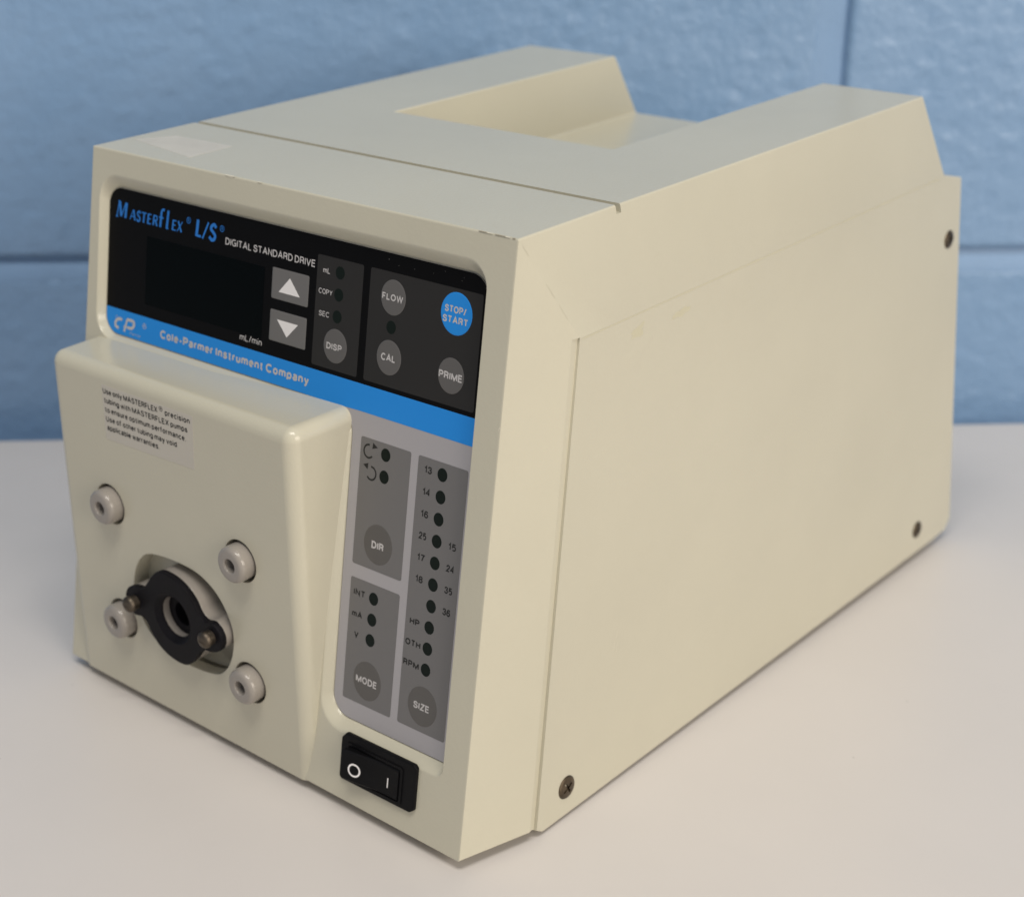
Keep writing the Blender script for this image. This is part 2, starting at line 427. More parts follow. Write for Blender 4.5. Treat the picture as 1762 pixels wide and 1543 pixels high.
# --- side screws in dished heads
def side_screw(y, z, r, rot):
    x = side_x(y); n = 32; prr = [(r*1.0, x-0.3), (r*1.0, x+0.01), (r*0.93, x+0.05), (r*0.75, x+0.075), (r*0.4, x+0.09), (r*0.05, x+0.095)]
    v = []; f = []
    for rr, xx in prr:
        for i in range(n): a = 2*math.pi*i/n; v.append((xx, y+rr*math.cos(a), z+rr*math.sin(a)))
    for k in range(len(prr)-1):
        for i in range(n): j = (i+1) % n; f.append((k*n+i, k*n+j, (k+1)*n+j, (k+1)*n+i))
    f.append(tuple(range(n))[::-1]); f.append(tuple((len(prr)-1)*n+i for i in range(n)))
    b = bmesh.new(); b.from_mesh(pymesh(v, f)); me = bm_mesh(b)
    cs = []
    for q in (rot, rot+math.pi/2):
        c = box(x+0.0, x+1, -r*0.55, r*0.55, -0.05, 0.05)
        c.transform(Matrix.Translation((0, y, z)) @ Matrix.Rotation(q, 4, 'X')); cs.append(c)
    me = boolean(me, cs)
    weighted(part('side_screw', smooth(me, 40), M_bronze, root))
side_screw(1.31, 1.23, 0.46, 0.5); side_screw(29.80, 15.11, 0.42, 0.1); side_screw(29.05, 0.87, 0.42, 0.9)

# --- rubber feet under the case
for x, y in ((3, 0.5), (18.8, 0.5), (3, 24.5), (18.8, 24.5)):
    c = circ(x, y, 1.0, n=32); c2 = circ(x, y, 0.85, n=32)
    part('rubber_foot', smooth(loft([[(a, b, (Z0 if y < 5 else -0.3)) for a, b in c], [(a, b, table_z(a, b)+0.05) for a, b in c], [(a, b, table_z(a, b)) for a, b in c2]])), M_rubber, root)

# ------------------------------------------------------------------ control panel
def slab(pts, h0, h1, fr=F):
    return loft([[fr(a, b, h0) for a, b in pts], [fr(a, b, h1) for a, b in pts]])
B = -0.395                                   # recess floor
ins = [(0.72, 1.46), (20.33, 1.46), (20.33, 18.68), (14.70, 18.68), (14.70, 7.23), (0.72, 7.23)]
panel = part('control_panel', slab(rpoly(ins, [0.72, 0.77, 0.13, 0.82, 0.93, 0.72], 10), B, B+0.05), M_lgrey, root)
T0 = B+0.05
def clipx(poly, y, keep_less):
    out = []
    for i in range(len(poly)):
        p, q = poly[i], poly[(i+1) % len(poly)]
        ip = (p[1] < y) == keep_less; iq = (q[1] < y) == keep_less
        if ip: out.append(p)
        if ip != iq: t_ = (y-p[1])/(q[1]-p[1]); out.append((p[0]+(q[0]-p[0])*t_, y))
    return out
full = rpoly([(0.72, 1.46), (20.33, 1.46), (20.33, 7.23), (0.72, 7.23)], [0.72, 0.77, 0.02, 0.72], 10)
part('black_field', slab(clipx(full, 6.22, True), T0, T0+0.006), M_black, panel)
# blue stripe: left part ends at the panel's lower edge with a rounded corner, right part runs to the case edge
st = [(0.72, 6.22), (20.33, 6.22), (20.33, 7.19), (14.9, 7.19), (14.2, 7.23)]
cr = [p for p in clipx(full, 6.22, False) if p[0] < 2]
stripe = [(20.33, 6.22), (20.33, 7.19), (14.9, 7.19), (13.75, 7.225)]
stripe += sorted([p for p in cr], key=lambda p: -p[1]+p[0]*0.3) if False else [(1.44, 7.23)]+[(0.72+0.72-0.72*math.sin(a*math.pi/16), 7.23-0.72+0.72*math.cos(a*math.pi/16)) for a in range(1, 9)]+[(0.72, 6.22)]
part('blue_stripe', slab(stripe, T0, T0+0.006), M_blue, panel)
T1 = T0+0.006
win = rpoly([(3.05, 3.05), (9.75, 3.05), (9.75, 5.72), (3.05, 5.72)], [0.05]*4, 3)
part('display_window', slab(win, T1, T1+0.005), M_window, panel)
def grp(u0, u1, v0, v1, m, t, r=0.08): part('key_group', slab(rpoly([(u0, v0), (u1, v0), (u1, v1), (u0, v1)], [r]*4, 4), t, t+0.006), m, panel)
grp(12.43, 14.69, 2.09, 6.05, M_dgrey, T1); grp(15.03, 20.13, 2.09, 6.05, M_dgrey, T1)
grp(15.14, 17.54, 8.05, 12.76, M_mgrey, T0); grp(15.14, 17.54, 13.27, 17.96, M_mgrey, T0); grp(17.89, 20.15, 8.05, 17.96, M_mgrey, T0)
# buttons
def button(pts, t, m):
    c = Vector((sum(p[0] for p in pts)/len(pts), sum(p[1] for p in pts)/len(pts)))
    R = []
    for k, h in ((1.0, t), (0.985, t+0.005), (0.94, t+0.010)):
        R.append([F(c.x+(p[0]-c.x)*k, c.y+(p[1]-c.y)*k, h) for p in pts])
    return part('button', loft(R), m, panel)
for u, v in ((13.56, 5.18), (16.16, 2.94), (16.16, 5.03), (19.02, 5.03)): button(circ(u, v, 0.575, 0.612), T1+0.006, M_btn)
button(circ(19.03, 2.93, 0.69, 0.72), T1+0.006, M_blue)['label'] = 'round blue stop start button'
for u, v in ((16.32, 11.77), (16.30, 16.98), (19.01, 16.99)): button(circ(u, v, 0.69, 0.74), T0+0.006, M_btn2)
for v0, v1 in ((2.96, 4.09), (4.49, 5.64)):
    button(rpoly([(10.16, v0), (12.06, v0), (12.06, v1), (10.16, v1)], [0.06]*4, 3), T1, M_arrowkey)
def flat(name, pts, h, m, fr=F): return part(name, slab(pts, h, h+0.003, fr), m, panel)
flat('arrow_mark', [(11.09, 3.22), (11.64, 3.81), (10.54, 3.81)], T1+0.010, M_white)
flat('arrow_mark', [(11.09, 5.38), (11.64, 4.82), (10.54, 4.82)], T1+0.010, M_white)
# indicator lenses
for u, v in ((13.57, 2.57), (13.57, 3.35), (13.56, 4.13), (16.16, 3.97)): part('indicator_lens', slab(circ(u, v, 0.218, 0.228), T1+0.006, T1+0.010), M_led, panel)
for u, v in [(16.36, 8.46), (16.36, 9.26), (16.31, 13.81), (16.30, 14.61), (16.29, 15.40)]+[(19.02, 8.48+0.791*k) for k in range(10)]:
    part('indicator_lens', slab(circ(u, v, 0.222, 0.238), T0+0.006, T0+0.010), M_led, panel)

# lettering: a small monoline grotesque built from strokes (cap height 1)
def arc(cx, cy, rx, ry, a0, a1, n=10):
    return [(cx+rx*math.cos(math.radians(a0+(a1-a0)*i/n)), cy+ry*math.sin(math.radians(a0+(a1-a0)*i/n))) for i in range(n+1)]
def curve(pts, sub=5):
    out = []
    q = [pts[0]]+list(pts)+[pts[-1]]
    for i in range(1, len(q)-2):
        p0, p1, p2, p3 = [Vector(q[i+k]) for k in (-1, 0, 1, 2)]
        for k in range(sub):
            t = k/sub; out.append(tuple(0.5*((2*p1)+(-p0+p2)*t+(2*p0-5*p1+4*p2-p3)*t*t+(-p0+3*p1-3*p2+p3)*t**3)))
    return out+[tuple(pts[-1])]
X = 0.70   # x-height of the centre lines
def bowl(l, r, y0, y1): return arc((l+r)/2, (y0+y1)/2, (r-l)/2, (y1-y0)/2, 0, 360, 20)
G = {
 'A': (.66, [[(0, 0), (.33, 1), (.66, 0)], [(.11, .33), (.55, .33)]]),
 'C': (.62, [arc(.34, .5, .34, .5, 42, 318, 18)]),
 'D': (.60, [[(0, 0), (0, 1), (.24, 1)]+arc(.24, .5, .36, .5, 90, -90, 12)+[(.24, 0), (0, 0)]]),
 'E': (.48, [[(.48, 1), (0, 1), (0, 0), (.48, 0)], [(0, .52), (.44, .52)]]),
 'F': (.44, [[(.44, 1), (0, 1), (0, 0)], [(0, .5), (.39, .5)]]),
 'G': (.66, [arc(.34, .5, .34, .5, 45, 350, 18)+[(.66, .45), (.38, .45)], [(.66, .45), (.66, 0)]]),
 'H': (.56, [[(0, 0), (0, 1)], [(.56, 0), (.56, 1)], [(0, .52), (.56, .52)]]),
 'I': (.0, [[(0, 0), (0, 1)]]),
 'L': (.42, [[(0, 1), (0, 0), (.42, 0)]]),
 'M': (.78, [[(0, 0), (0, 1)], [(0.01, 1), (.39, .02), (.77, 1)], [(.78, 1), (.78, 0)]]),
 'N': (.56, [[(0, 0), (0, 1), (.56, 0), (.56, 1)]]),
 'O': (.68, [bowl(0, .68, 0, 1)]),
 'P': (.52, [[(0, 0), (0, 1), (.28, 1)]+arc(.28, .73, .24, .27, 90, -90, 10)+[(.28, .46), (0, .46)]]),
 'R': (.54, [[(0, 0), (0, 1), (.28, 1)]+arc(.28, .75, .24, .25, 90, -90, 10)+[(.28, .5), (0, .5)], [(.30, .5), (.47, .40), (.50, .10), (.54, 0)]]),
 'S': (.54, [curve([(.52, .74), (.43, .93), (.26, 1), (.08, .91), (.03, .74), (.11, .60), (.28, .52), (.45, .44), (.54, .27), (.46, .08), (.27, 0), (.08, .07), (0, .27)])]),
 'T': (.54, [[(0, 1), (.54, 1)], [(.27, 1), (.27, 0)]]),
 'U': (.56, [[(0, 1), (0, .30)]+arc(.28, .30, .28, .30, 180, 360, 12)+[(.56, 1)]]),
 'V': (.60, [[(0, 1), (.30, 0), (.60, 1)]]),
 'W': (.90, [[(0, 1), (.21, 0), (.45, .96), (.69, 0), (.90, 1)]]),
 'X': (.58, [[(0, 0), (.58, 1)], [(0, 1), (.58, 0)]]),
 'Y': (.60, [[(0, 1), (.30, .44), (.60, 1)], [(.30, .44), (.30, 0)]]),
 'Z': (.52, [[(0, 1), (.52, 1), (0, 0), (.52, 0)]]),
 'a': (.40, [curve([(.03, .55), (.10, .68), (.22, X), (.34, .66), (.38, .54)])+[(.38, .12), (.43, 0)], curve([(.38, .40), (.20, .37), (.04, .29), (0, .16), (.08, .03), (.20, 0), (.32, .06), (.38, .2)])]),
 'b': (.44, [[(0, 1), (0, 0)], bowl(0, .44, 0, X)]),
 'c': (.40, [arc(.22, X/2, .22, X/2, 45, 315, 14)]),
 'd': (.44, [[(.44, 1), (.44, 0)], bowl(0, .44, 0, X)]),
 'e': (.42, [[(.01, .37), (.42, .37)]+arc(.21, X/2, .21, X/2, 5, 310, 16)]),
 'f': (.24, [[(.08, 0), (.08, .80)]+arc(.22, .84, .14, .16, 180, 90, 5)+[(.27, 1)], [(-.04, X), (.25, X)]]),
 'g': (.44, [[(.44, X), (.44, -.06)]+arc(.22, -.06, .22, .20, 0, -155, 8), bowl(0, .44, 0, X)]),
 'h': (.40, [[(0, 1), (0, 0)], [(0, .42)]+arc(.20, .48, .20, .22, 170, 0, 8)+[(.40, 0)]]),
 'i': (.0, [[(0, 0), (0, X)], [(0, .90), (0, 1.03)]]),
 'l': (.0, [[(0, 0), (0, 1)]]),
 'm': (.70, [[(0, X+.03), (0, 0)], [(0, .46)]+arc(.175, .52, .175, .18, 165, 0, 8)+[(.35, 0)], [(.35, .46)]+arc(.525, .52, .175, .18, 165, 0, 8)+[(.70, 0)]]),
 'n': (.40, [[(0, X+.03), (0, 0)], [(0, .42)]+arc(.20, .48, .20, .22, 170, 0, 8)+[(.40, 0)]]),
 'o': (.44, [bowl(0, .44, 0, X)]),
 'p': (.44, [[(0, X), (0, -.26)], bowl(0, .44, 0, X)]),
 'r': (.20, [[(0, X+.03), (0, 0)], [(0, .40)]+arc(.20, .46, .20, .23, 165, 90, 5)+[(.23, .69)]]),
 's': (.38, [curve([(.36, .53), (.28, .67), (.17, X), (.05, .62), (.04, .48), (.15, .39), (.28, .32), (.37, .20), (.31, .05), (.17, 0), (.06, .04), (0, .19)])]),
 't': (.22, [[(.08, .93), (.08, .12), (.14, 0), (.23, .01)], [(-.03, X), (.22, X)]]),
 'u': (.40, [[(0, X), (0, .22)]+arc(.20, .22, .20, .22, 180, 350, 8)+[(.40, .28)], [(.40, X), (.40, 0)]]),
 'v': (.42, [[(0, X), (.21, 0), (.42, X)]]),
 'w': (.62, [[(0, X), (.15, 0), (.31, .66), (.47, 0), (.62, X)]]),
 'y': (.42, [[(0, X), (.22, .02)], [(.42, X), (.20, -.10), (.12, -.26), (.0, -.26)]]),
 '1': (.26, [[(.0, .74), (.14, .80), (.24, 1), (.24, 0)]]),
 '2': (.50, [curve([(.02, .68), (.06, .88), (.25, 1), (.44, .90), (.48, .72), (.40, .53), (.18, .28), (.02, .02)])+[(0, 0), (.50, 0)]]),
 '3': (.50, [curve([(.03, .74), (.09, .93), (.25, 1), (.42, .92), (.45, .74), (.36, .57), (.20, .54)]), curve([(.20, .54), (.40, .48), (.50, .28), (.41, .07), (.25, 0), (.07, .07), (0, .27)])]),
 '4': (.52, [[(.40, 0), (.40, 1), (0, .30), (.52, .30)]]),
 '5': (.50, [[(.47, 1), (.09, 1), (.05, .53)]+curve([(.05, .53), (.24, .66), (.43, .57), (.50, .33), (.42, .07), (.24, 0), (.07, .04)])]),
 '6': (.50, [curve([(.46, .78), (.40, .95), (.27, 1), (.10, .90), (.02, .62), (.0, .34)]), bowl(0, .50, 0, .60)]),
 '7': (.48, [[(0, 1), (.48, 1), (.30, .60), (.17, 0)]]),
 '8': (.50, [bowl(.03, .47, .54, 1), bowl(0, .50, 0, .54)]),
 '/': (.30, [[(0, -.05), (.30, 1.05)]]),
 '-': (.24, [[(0, .36), (.24, .36)]]),
 '.': (.0, [[(0, -.03), (0, .07)]]),
}
def strokes_mesh(strokes, hw, place):
    """strokes: polylines in the plane; hw: half width; place(x, y, k) -> point"""
    v = []; f = []
    for si, st in enumerate(strokes):
        pts = [Vector(st[0])]
        for p in st[1:]:
            if (Vector(p)-pts[-1]).length > 1e-5: pts.append(Vector(p))
        closed = (pts[0]-pts[-1]).length < 1e-4 and len(pts) > 3
        if closed: pts.pop()
        n = len(pts); base = len(v)
        for i in range(n):
            if closed: a, b = pts[i]-pts[i-1], pts[(i+1) % n]-pts[i]
            else:
                a = pts[i]-pts[i-1] if i else pts[1]-pts[0]
                b = pts[i+1]-pts[i] if i < n-1 else a
            a = a.normalized(); b = b.normalized()
            na, nb = Vector((-a.y, a.x)), Vector((-b.y, b.x)); m = na+nb
            if m.length < 1e-3: m = na
            m.normalize(); L_ = min(hw/max(0.35, m.dot(na)), hw*2.4)
            q = pts[i]
            for sg in (1, -1): e = q+m*L_*sg; v.append(place(e.x, e.y, si))
        m_ = n if closed else n-1
        for i in range(m_):
            j = (i+1) % n; f.append((base+2*i, base+2*i+1, base+2*j+1, base+2*j))
    return pymesh(v, f)
def lettering(s, u0, u1, vb, cap, h, m, fr=F, up=-1, wt=0.14, shear=0.0, parent=None, gap=0.0, name='lettering'):
    wt *= 0.86 if cap < 0.215 and fr is F else 1.04
    hw = wt/2; pen = 0.0; gl = []
    for ch in s:
        if ch == ' ': pen += 0.24; continue
        gw, st = G[ch]
        gl.append((pen, st)); pen += gw+wt+0.085+gap
    nat = pen-wt-0.085-gap                      # span of the centre lines
    k = ((u1-u0)/cap-wt)/nat if nat > 0 else 1
    k = max(k, 0.2)
    strokes = []
    for x, st in gl:
        for q in st: strokes.append([(hw+(x+a)*k+shear*b, hw+b*(1-wt)) for a, b in q])
    me = strokes_mesh(strokes, hw, lambda x, y, i: fr(u0+x*cap, vb+up*y*cap, h+0.0006*(i % 4)))
    return part(name, me, m, parent or panel)
def ring(cx, cy, r0, r1, h, m, fr=F, parent=None, n=32, ry=1.0):
    v = []; f = []
    for r in (r0, r1):
        for i in range(n): a = 2*math.pi*i/n; v.append(fr(cx+r*math.cos(a), cy+r*ry*math.sin(a), h))
    for i in range(n): j = (i+1) % n; f.append((i, j, n+j, n+i))
    return part('mark', pymesh(v, f), m, parent or panel)
def registered(u, v, r, h, m, fr=F, up=-1, parent=None):
    ring(u, v, r*0.80, r, h, m, fr, parent)
    lettering('R', u-r*0.36, u+r*0.40, v-up*r*0.5, r*1.0, h, m, fr, up, 0.18, parent=parent)
HT = T1+0.003
# product name, stylised small capitals with a tall lower-case pair
def script(strokes, u0, vb, k, h, m, shear=0.16, wt=0.055, name='lettering'):
    """heavier stems than hairlines: strokes carry their own half width"""
    v = []; f = []
    for si, (w0, st) in enumerate(strokes):
        me_ = strokes_mesh([[((x+shear*y)*k, y*k) for x, y in st]], w0*k, lambda x, y, i: F(u0+x, vb-y, h+0.0006*(si % 5)))
        b0 = len(v); v += [tuple(q.co) for q in me_.vertices]; f += [tuple(b0+i for i in p.vertices) for p in me_.polygons]
    return part(name, pymesh(v, f), m, panel)
BS, TH = 0.105, 0.05
script([(TH, [(0, 0), (.10, 1)]), (BS, [(.16, 1), (.42, .06)]), (TH, [(.44, .04), (.78, 1)]), (BS, [(.86, 1), (.86, 0)]), (TH, [(-.08, 0), (.12, 0)]), (TH, [(.0, 1), (.2, 1)])], 1.18, 2.58, 0.60, HT, M_blueink, 0.12)
def small(ch, u, wd):
    P_ = {'A': [(TH, [(0, 0), (.42, 1)]), (BS, [(.46, 1), (.82, 0)]), (TH, [(.18, .34), (.68, .34)])],
          'S': [(BS*.82, curve([(.60, .80), (.40, .97), (.16, .86), (.14, .66), (.36, .50), (.56, .32), (.52, .10), (.28, .02), (.04, .18)]))],
          'T': [(TH*1.2, [(-.05, .95), (.72, .95)]), (BS, [(.34, .95), (.34, 0)])],
          'E': [(BS, [(.08, 0), (.08, 1)]), (TH*1.2, [(.08, .95), (.56, .95)]), (TH*1.2, [(.08, .52), (.48, .52)]), (TH*1.2, [(.08, .05), (.60, .05)])],
          'R': [(BS, [(.08, 0), (.08, 1)]), (TH*1.4, [(.08, .95), (.36, .95)]+arc(.36, .72, .24, .23, 90, -90, 8)+[(.08, .49)]), (BS, [(.34, .48), (.68, 0)])],
          'X': [(BS, [(.04, 1), (.62, 0)]), (TH, [(0, 0), (.64, 1)])]}[ch]
    script([(w_, [(x*wd/0.39, y) for x, y in st]) for w_, st in P_], u, 2.58, 0.40, HT, M_blueink, 0.10)
for ch, u, wd in (('A', 1.98, .37), ('S', 2.36, .37), ('T', 2.68, .36), ('E', 3.03, .36), ('R', 3.36, .38), ('E', 4.50, .36), ('X', 4.80, .40)): small(ch, u, wd)
script([(BS, [(.16, 0), (.16, 1.0)]), (BS*.8, [(.16, 1.0)]+arc(.36, 1.04, .20, .18, 180, 60, 6)), (TH*1.2, [(-.04, .66), (.42, .66)])], 3.72, 2.58, 0.56, HT, M_blueink, 0.10)
script([(BS, [(.10, 0), (.10, 1.24)]), (TH, [(.0, .03), (.28, .03)])], 4.14, 2.58, 0.56, HT, M_blueink, 0.10)
script([(BS*1.15, [(.14, 0), (.14, 1)]), (TH*1.5, [(.14, .06), (.56, .06)]), (TH*1.3, [(.02, 1), (.26, 1)])], 5.84, 2.58, 0.60, HT, M_blueink, 0.10)
script([(TH*1.3, [(0, -.04), (.46, 1.04)])], 6.27, 2.58, 0.60, HT, M_blueink, 0.05)
script([(BS, curve([(.56, .80), (.38, .97), (.16, .86), (.12, .66), (.34, .50), (.54, .32), (.50, .10), (.28, .02), (.02, .18)]))], 6.62, 2.58, 0.61, HT, M_blueink, 0.10)
registered(5.45, 2.06, 0.12, HT, M_blueink); registered(7.34, 2.06, 0.12, HT, M_blueink)
lettering('DIGITAL STANDARD DRIVE', 7.56, 12.32, 2.60, 0.26, HT, M_softwhite, wt=0.155)
lettering('mL/min', 8.60, 9.80, 5.97, 0.24, HT, M_softwhite, wt=0.135)
lettering('Cole-Parmer Instrument Company', 4.06, 12.36, 6.87, 0.34, HT, M_softwhite, wt=0.225)
# company emblem
script([(.12, arc(.44, .46, .40, .36, 60, 290, 12)), (.06, [(.62, .82), (.78, .82)])], 1.20, 7.02, 0.50, HT, M_softwhite, 0.34)
script([(.105, [(.0, -.05), (.0, 1.0)]), (.06, [(-.22, .36), (.45, .36)]), (.12, [(.0, 1.0), (.62, 1.0)]+arc(.62, .68, .34, .32, 90, -90, 10)+[(.30, .36)]), (.11, [(.90, .92), (.90, .52)])], 1.86, 7.04, 0.50, HT, M_softwhite, 0.34)
lettering('Cole', 1.28, 1.72, 6.62, 0.11, HT, M_softwhite, wt=0.12, shear=0.2)
lettering('Parmer', 2.20, 2.88, 7.11, 0.11, HT, M_softwhite, wt=0.12, shear=0.2)
registered(3.09, 6.60, 0.11, HT, M_softwhite)
G1 = T1+0.009
for s, u0, u1, vb, cap in (('mL', 12.73, 13.08, 2.70, 0.20), ('COPY', 12.57, 13.26, 3.45, 0.19), ('SEC', 12.65, 13.17, 4.24, 0.19)):
    lettering(s, u0, u1, vb, cap, G1, M_softwhite, wt=0.175)
G2 = T1+0.0185
for s, u0, u1, vb, cap in (('DISP', 13.14, 13.90, 5.33, 0.235), ('FLOW', 15.65, 16.62, 3.06, 0.235), ('CAL', 15.80, 16.48, 5.16, 0.255), ('PRIME', 18.49, 19.54, 5.17, 0.26)):
    lettering(s, u0, u1, vb, cap, G2, M_softwhite, wt=0.195)
lettering('STOP/', 18.51, 19.46, 2.92, 0.24, G2, M_softwhite, wt=0.195)
lettering('START', 18.45, 19.57, 3.27, 0.24, G2, M_softwhite, wt=0.195)
G3 = T0+0.009
for i, s in enumerate(('13', '14', '16', '25', '17', '18')): lettering(s, 18.19, 18.54, 8.60+0.789*i, 0.26, G3, M_blackink, wt=0.19)
for i, s in enumerate(('15', '24', '35', '36')): lettering(s, 19.55, 19.91, 10.98+0.79*i, 0.26, G3, M_blackink, wt=0.19)
for s, u0, u1, vb in (('HP', 18.10, 18.56, 14.14), ('OTH', 17.97, 18.69, 14.94), ('RPM', 17.95, 18.70, 15.72), ('INT', 15.32, 15.89, 13.92), ('mA', 15.31, 15.82, 14.74), ('V', 15.49, 15.71, 15.51)):
    lettering(s, u0, u1, vb, 0.245, G3, M_blackink, wt=0.21)
G4 = T0+0.0185
lettering('DIR', 16.02, 16.61, 11.95, 0.28, G4, M_softwhite, wt=0.215)
lettering('MODE', 15.75, 16.80, 17.13, 0.27, G4, M_softwhite, wt=0.195)
lettering('SIZE', 18.60, 19.36, 17.14, 0.265, G4, M_softwhite, wt=0.195)
# rotation arrows
def rot_arrow(cu, cv, r, a0, a1, tip, back, wdt=0.065):
    v = []; f = []; n = 28
    for i in range(n+1):
        a = math.radians(a0+(a1-a0)*i/n)
        for q in (r-wdt/2, r+wdt/2): v.append(F(cu+q*math.cos(a), cv-q*1.05*math.sin(a), G3))
    for i in range(n): f.append((2*i, 2*i+1, 2*i+3, 2*i+2))
    part('rotation_arrow', pymesh(v, f), M_blackink, panel)
    (tu, tv), (bu, bv) = tip, back; d = Vector((tu-bu, tv-bv)); p = Vector((-d.y, d.x)).normalized()*0.115
    flat('arrow_head', [(tu, tv), (bu+p.x, bv+p.y), (bu-p.x, bv-p.y)], G3, M_blackink)
rot_arrow(15.54, 8.52, 0.225, -38, -278, (15.96, 8.30), (15.72, 8.28))
rot_arrow(15.74, 9.28, 0.225, -142, 98, (15.33, 9.04), (15.56, 9.06))

# ------------------------------------------------------------------ rocker switch
sw = part('power_switch', slab([(15.70+0.22, 18.99), (19.42-0.14, 18.99), (19.42, 18.99+0.12), (19.42, 20.87-0.16), (19.42-0.2, 20.87), (15.70+0.1, 20.87), (15.70, 20.87-0.12), (15.70, 18.99+0.25)], -0.05, 0.15), M_switch, root)
md = sw.modifiers.new('bevel', 'BEVEL'); md.width = 0.0006; md.segments = 3
well = slab(rpoly([(16.02, 19.34), (18.78, 19.34), (18.78, 20.78), (16.02, 20.78)], [0.1]*4, 4), 0.151, 0.20)
rim_o = rpoly([(16.0, 19.30), (18.82, 19.30), (18.82, 20.76), (16.0, 20.76)], [0.12]*4, 5)
rim_i = rpoly([(16.12, 19.40), (18.72, 19.40), (18.72, 20.66), (16.12, 20.66)], [0.09]*4, 5)
v = [F(a, b, 0.148) for a, b in rim_o]+[F(a, b, 0.19) for a, b in rim_o]+[F(a, b, 0.19) for a, b in rim_i]+[F(a, b, 0.148) for a, b in rim_i]
n = len(rim_o); f = [(k*n+i, k*n+(i+1) % n, (k+1)*n+(i+1) % n, (k+1)*n+i) for k in range(3) for i in range(n)]
bm = bmesh.new(); bm.from_mesh(pymesh(v, f)); part('switch_rim', bm_mesh(bm), M_switch, sw)
RU = [(16.16, 0.50), (16.60, 0.44), (17.10, 0.345), (17.45, 0.27), (17.85, 0.225), (18.30, 0.215), (18.66, 0.225)]
def rk(u):
    for (a, ha), (b, hb_) in zip(RU, RU[1:]):
        if u <= b or b == RU[-1][0]: return ha+(hb_-ha)*(u-a)/(b-a)
v = []; f = []
for u, h in RU:
    for vv, hh in ((19.45, -0.1), (19.45, h-0.04), (19.49, h), (20.57, h), (20.61, h-0.04), (20.61, -0.1)): v.append(F(u, vv, hh))
for i in range(len(RU)-1):
    for j in range(6): k = (j+1) % 6; f.append((i*6+j, i*6+k, (i+1)*6+k, (i+1)*6+j))
f += [tuple(range(6))[::-1], tuple((len(RU)-1)*6+i for i in range(6))]
bm = bmesh.new(); bm.from_mesh(pymesh(v, f)); rock = part('rocker', smooth(bm_mesh(bm), 25, 9), M_switch, sw)
Frk = lambda u, v, h: F(u, v, rk(u)+h)
ring(16.70, 20.12, 0.20, 0.275, 0.006, M_white, Frk, sw, 40, 0.95)
bar = [(18.155, 19.90), (18.205, 19.90), (18.205, 20.28), (18.155, 20.28)]
part('mark', slab(bar, 0.004, 0.007, Frk), M_white, sw)

# ------------------------------------------------------------------ warning label on the block
LS = 0.012
LB = lambda u, v, h: Vector((u, YC-0.01-h, v+DZ))
lab = part('warning_label', slab([(4.02, 15.98), (9.30, 15.98), (9.12, 13.83), (3.95, 13.72)], 0.0, 0.006, LB), M_label, root)
yl = [15.62, 15.24, 14.86, 14.48, 14.12]
for s, u0, u1, z in (('Use only MASTERFLEX', 4.07, 7.30, yl[0]), ('precision', 7.72, 9.12, yl[0]), ('tubing with MASTERFLEX pumps', 4.09, 8.94, yl[1]), ('to ensure optimum performance.', 4.08, 8.80, yl[2]), ('Use of other tubing may void', 4.07, 8.24, yl[3]), ('applicable warranties.', 4.08, 7.18, yl[4])):
    lettering(s, u0, u1, z, 0.235, 0.010, M_blackink, LB, 1, 0.175, parent=lab)
registered(7.50, yl[0]+0.20, 0.10, 0.010, M_blackink, LB, 1, lab)

# ------------------------------------------------------------------ wear
def TP(u, v, h): return Vector((u, v, H+h))
part('tape_residue', slab([(0.45, 1.65), (1.35, 3.05), (4.55, 3.15), (4.60, 0.95)], 0.0, 0.004, TP), M_residue, root)

def SP(y, z, h):
    zc = crease(y); k = 1.0 if z < zc else max(0.0, (H-z)/(H-zc))
    return Vector((W+(side_x(y)-W)*k+h, y, z))
def sideline(name, pts, wd, m, h=0.003):
    v = []; f = []
    for i, (y, z) in enumerate(pts):
        a = Vector(pts[min(i+1, len(pts)-1)])-Vector(pts[max(i-1, 0)]); a.normalize(); nrm = Vector((-a.y, a.x))
        ww = wd*(0.35+0.6*abs(noise.noise(Vector((i*0.7, wd*90, 3)))))
        for sg in (1, -1): v.append(SP(y+nrm.x*ww*sg, z+nrm.y*ww*sg, h))
    for i in range(len(pts)-1): f.append((2*i, 2*i+1, 2*i+3, 2*i+2))
    return part(name, pymesh(v, f), m, root)
# hairline where the front bezel meets the upper side, broken in places
M_hair = mat('dark_hairline', (0.48, 0.44, 0.34), 0.6, 0.3)  # slightly darker than the case paint, for thin flat strips
for a0, a1, wd in ((0.06, 0.16, 0.009), (0.44, 0.58, 0.008), (0.66, 0.80, 0.006)):
    n = 14; pts = [(kink[0]*(a0+(a1-a0)*i/n), H+(kink[1]-H)*(a0+(a1-a0)*i/n)) for i in range(n+1)]
    sideline('seam_line', pts, wd, M_hair)
n = 60; pts = [(2.3+(28.4-2.3)*i/n, crease(2.3+(28.4-2.3)*i/n)-0.05) for i in range(n+1)]
sideline('seam_filler', pts, 0.055, M_stain, 0.004)
def patch(name, y, z, ry, rz, m, seed, n=22, tilt=0):
    v = []
    for i in range(n):
        a = 2*math.pi*i/n; k = 0.75+0.6*noise.noise(Vector((math.cos(a)*1.6+seed, math.sin(a)*1.6, seed)))
        a_, b_ = ry*k*math.cos(a), rz*k*math.sin(a); v.append(SP(y+a_*math.cos(tilt)-b_*math.sin(tilt), z+a_*math.sin(tilt)+b_*math.cos(tilt), 0.0015))
    part(name, pymesh(v, [tuple(range(n))]), m, root)
patch('glue_stain', 5.5, 17.62, 0.55, 0.26, M_stain, 3.3, tilt=0.2)
patch('glue_stain', 8.1, 17.55, 0.75, 0.18, M_stain, 8.1, tilt=0.05)
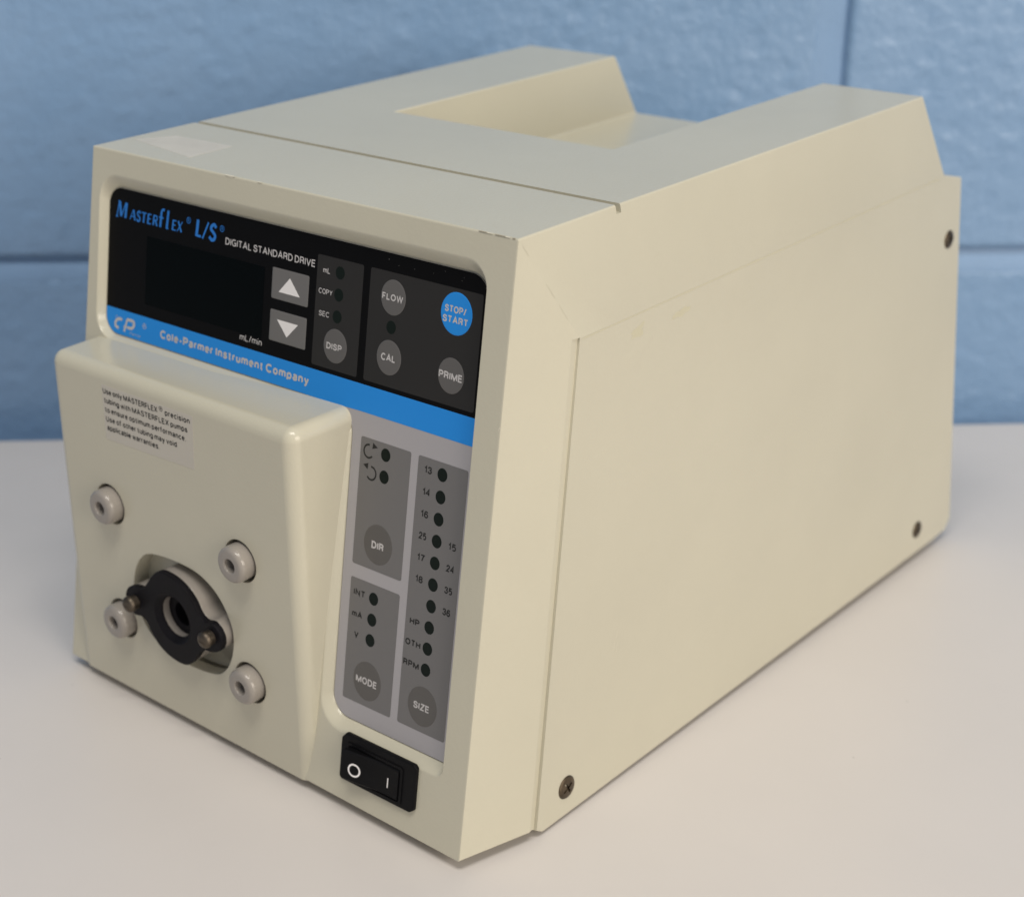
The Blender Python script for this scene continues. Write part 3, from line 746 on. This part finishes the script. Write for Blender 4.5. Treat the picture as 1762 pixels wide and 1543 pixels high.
# chips knocked out of the paint along the top front edge
def chip(x, L_, wd, m, seed, dz=0.0):
    v = []; n = 12
    for i in range(n+1):
        t_ = i/n; k = (math.sin(math.pi*t_)**0.6)*(0.6+0.8*abs(noise.noise(Vector((t_*5, seed, 1)))))
        xx = x+L_*(t_-0.5)
        v.append(Vector((xx, -0.022+0.0*k, H-0.022+0.012))); v.append(F(xx, 0.0+wd*k+dz, 0.008)); v.append(Vector((xx, 0.0+wd*0.6*k, H+0.006)))
    f = []
    for i in range(n): f += [(3*i, 3*i+1, 3*i+4, 3*i+3), (3*i, 3*i+3, 3*i+5, 3*i+2)]
    part('paint_chip', pymesh(v, f), m, root)
chip(8.02, 0.50, 0.10, M_chipw, 1.0); chip(9.6, 0.22, 0.04, M_chipw, 2.0); chip(20.12, 0.34, 0.015, M_chipd, 3.0); chip(20.42, 0.26, 0.03, M_chipw, 4.0)
chip(20.85, 0.45, 0.012, M_chipd, 5.0); chip(21.18, 0.2, 0.05, M_chipw, 6.0); chip(21.42, 0.12, 0.04, M_chipd, 7.0)

M_scuff = mat('light_scuff', (0.60, 0.56, 0.46), 0.5, 0.3)
random.seed(11)
def scuff(y, z, L_, a, wd, m):
    n = 8; pts = [(y+L_*(i/n-0.5)*math.cos(a)+0.02*math.sin(i*1.3), z+L_*(i/n-0.5)*math.sin(a)+0.03*math.sin(i*0.9+y)) for i in range(n+1)]
    sideline('scuff', pts, wd, m, 0.002)
scuff(4.3, 6.0, 0.8, 1.2, 0.018, M_scuff); scuff(4.4, 5.7, 0.5, 1.35, 0.012, M_scuff); scuff(7.0, 19.9, 0.25, 0.4, 0.006, M_hair)
for i in range(9):
    scuff(random.uniform(5, 28), random.uniform(3, 17), random.uniform(0.3, 1.6), random.uniform(-0.5, 1.4), random.uniform(0.004, 0.009), M_scuff)
nk = [F(W-0.06, 6.16, 0.004), F(W+0.004, 6.10, 0.0), F(W+0.006, 6.30, -0.02), F(W-0.09, 6.27, 0.004)]
part('paint_chip', pymesh(nk, [(0, 1, 2, 3)]), M_chipw, root)
# tiny specks of dust and wear on the keypad
for i in range(7):
    part('dust_speck', slab(circ(16.7+random.uniform(-1.2, 2.6), 1.72+random.uniform(-0.12, 0.12), random.uniform(0.004, 0.010), n=6), T1+0.001, T1+0.004), M_softwhite, panel)

tbl = bpy.data.objects['table']
M_dust = mat('grey_dust', (0.30, 0.28, 0.25), 0.9, 0.2)
random.seed(5)
for i in range(34):
    sp, dp = random.uniform(-5, 62), random.uniform(-75, -8); r_ = random.uniform(0.012, 0.035)
    c_ = WP(sp, dp, 0)
    if -1 < c_.x < W+1.5 and c_.y > -4.5: continue
    pts_ = [(math.cos(k*1.05)*r_*random.uniform(.6, 1.2), math.sin(k*1.05)*r_*random.uniform(.6, 1.2)) for k in range(6)]
    part('dust_speck', loft([[WP(sp+a, dp+b, 0.001) for a, b in pts_], [WP(sp+a*.6, dp+b*.6, r_*0.5) for a, b in pts_]]), M_dust, tbl)
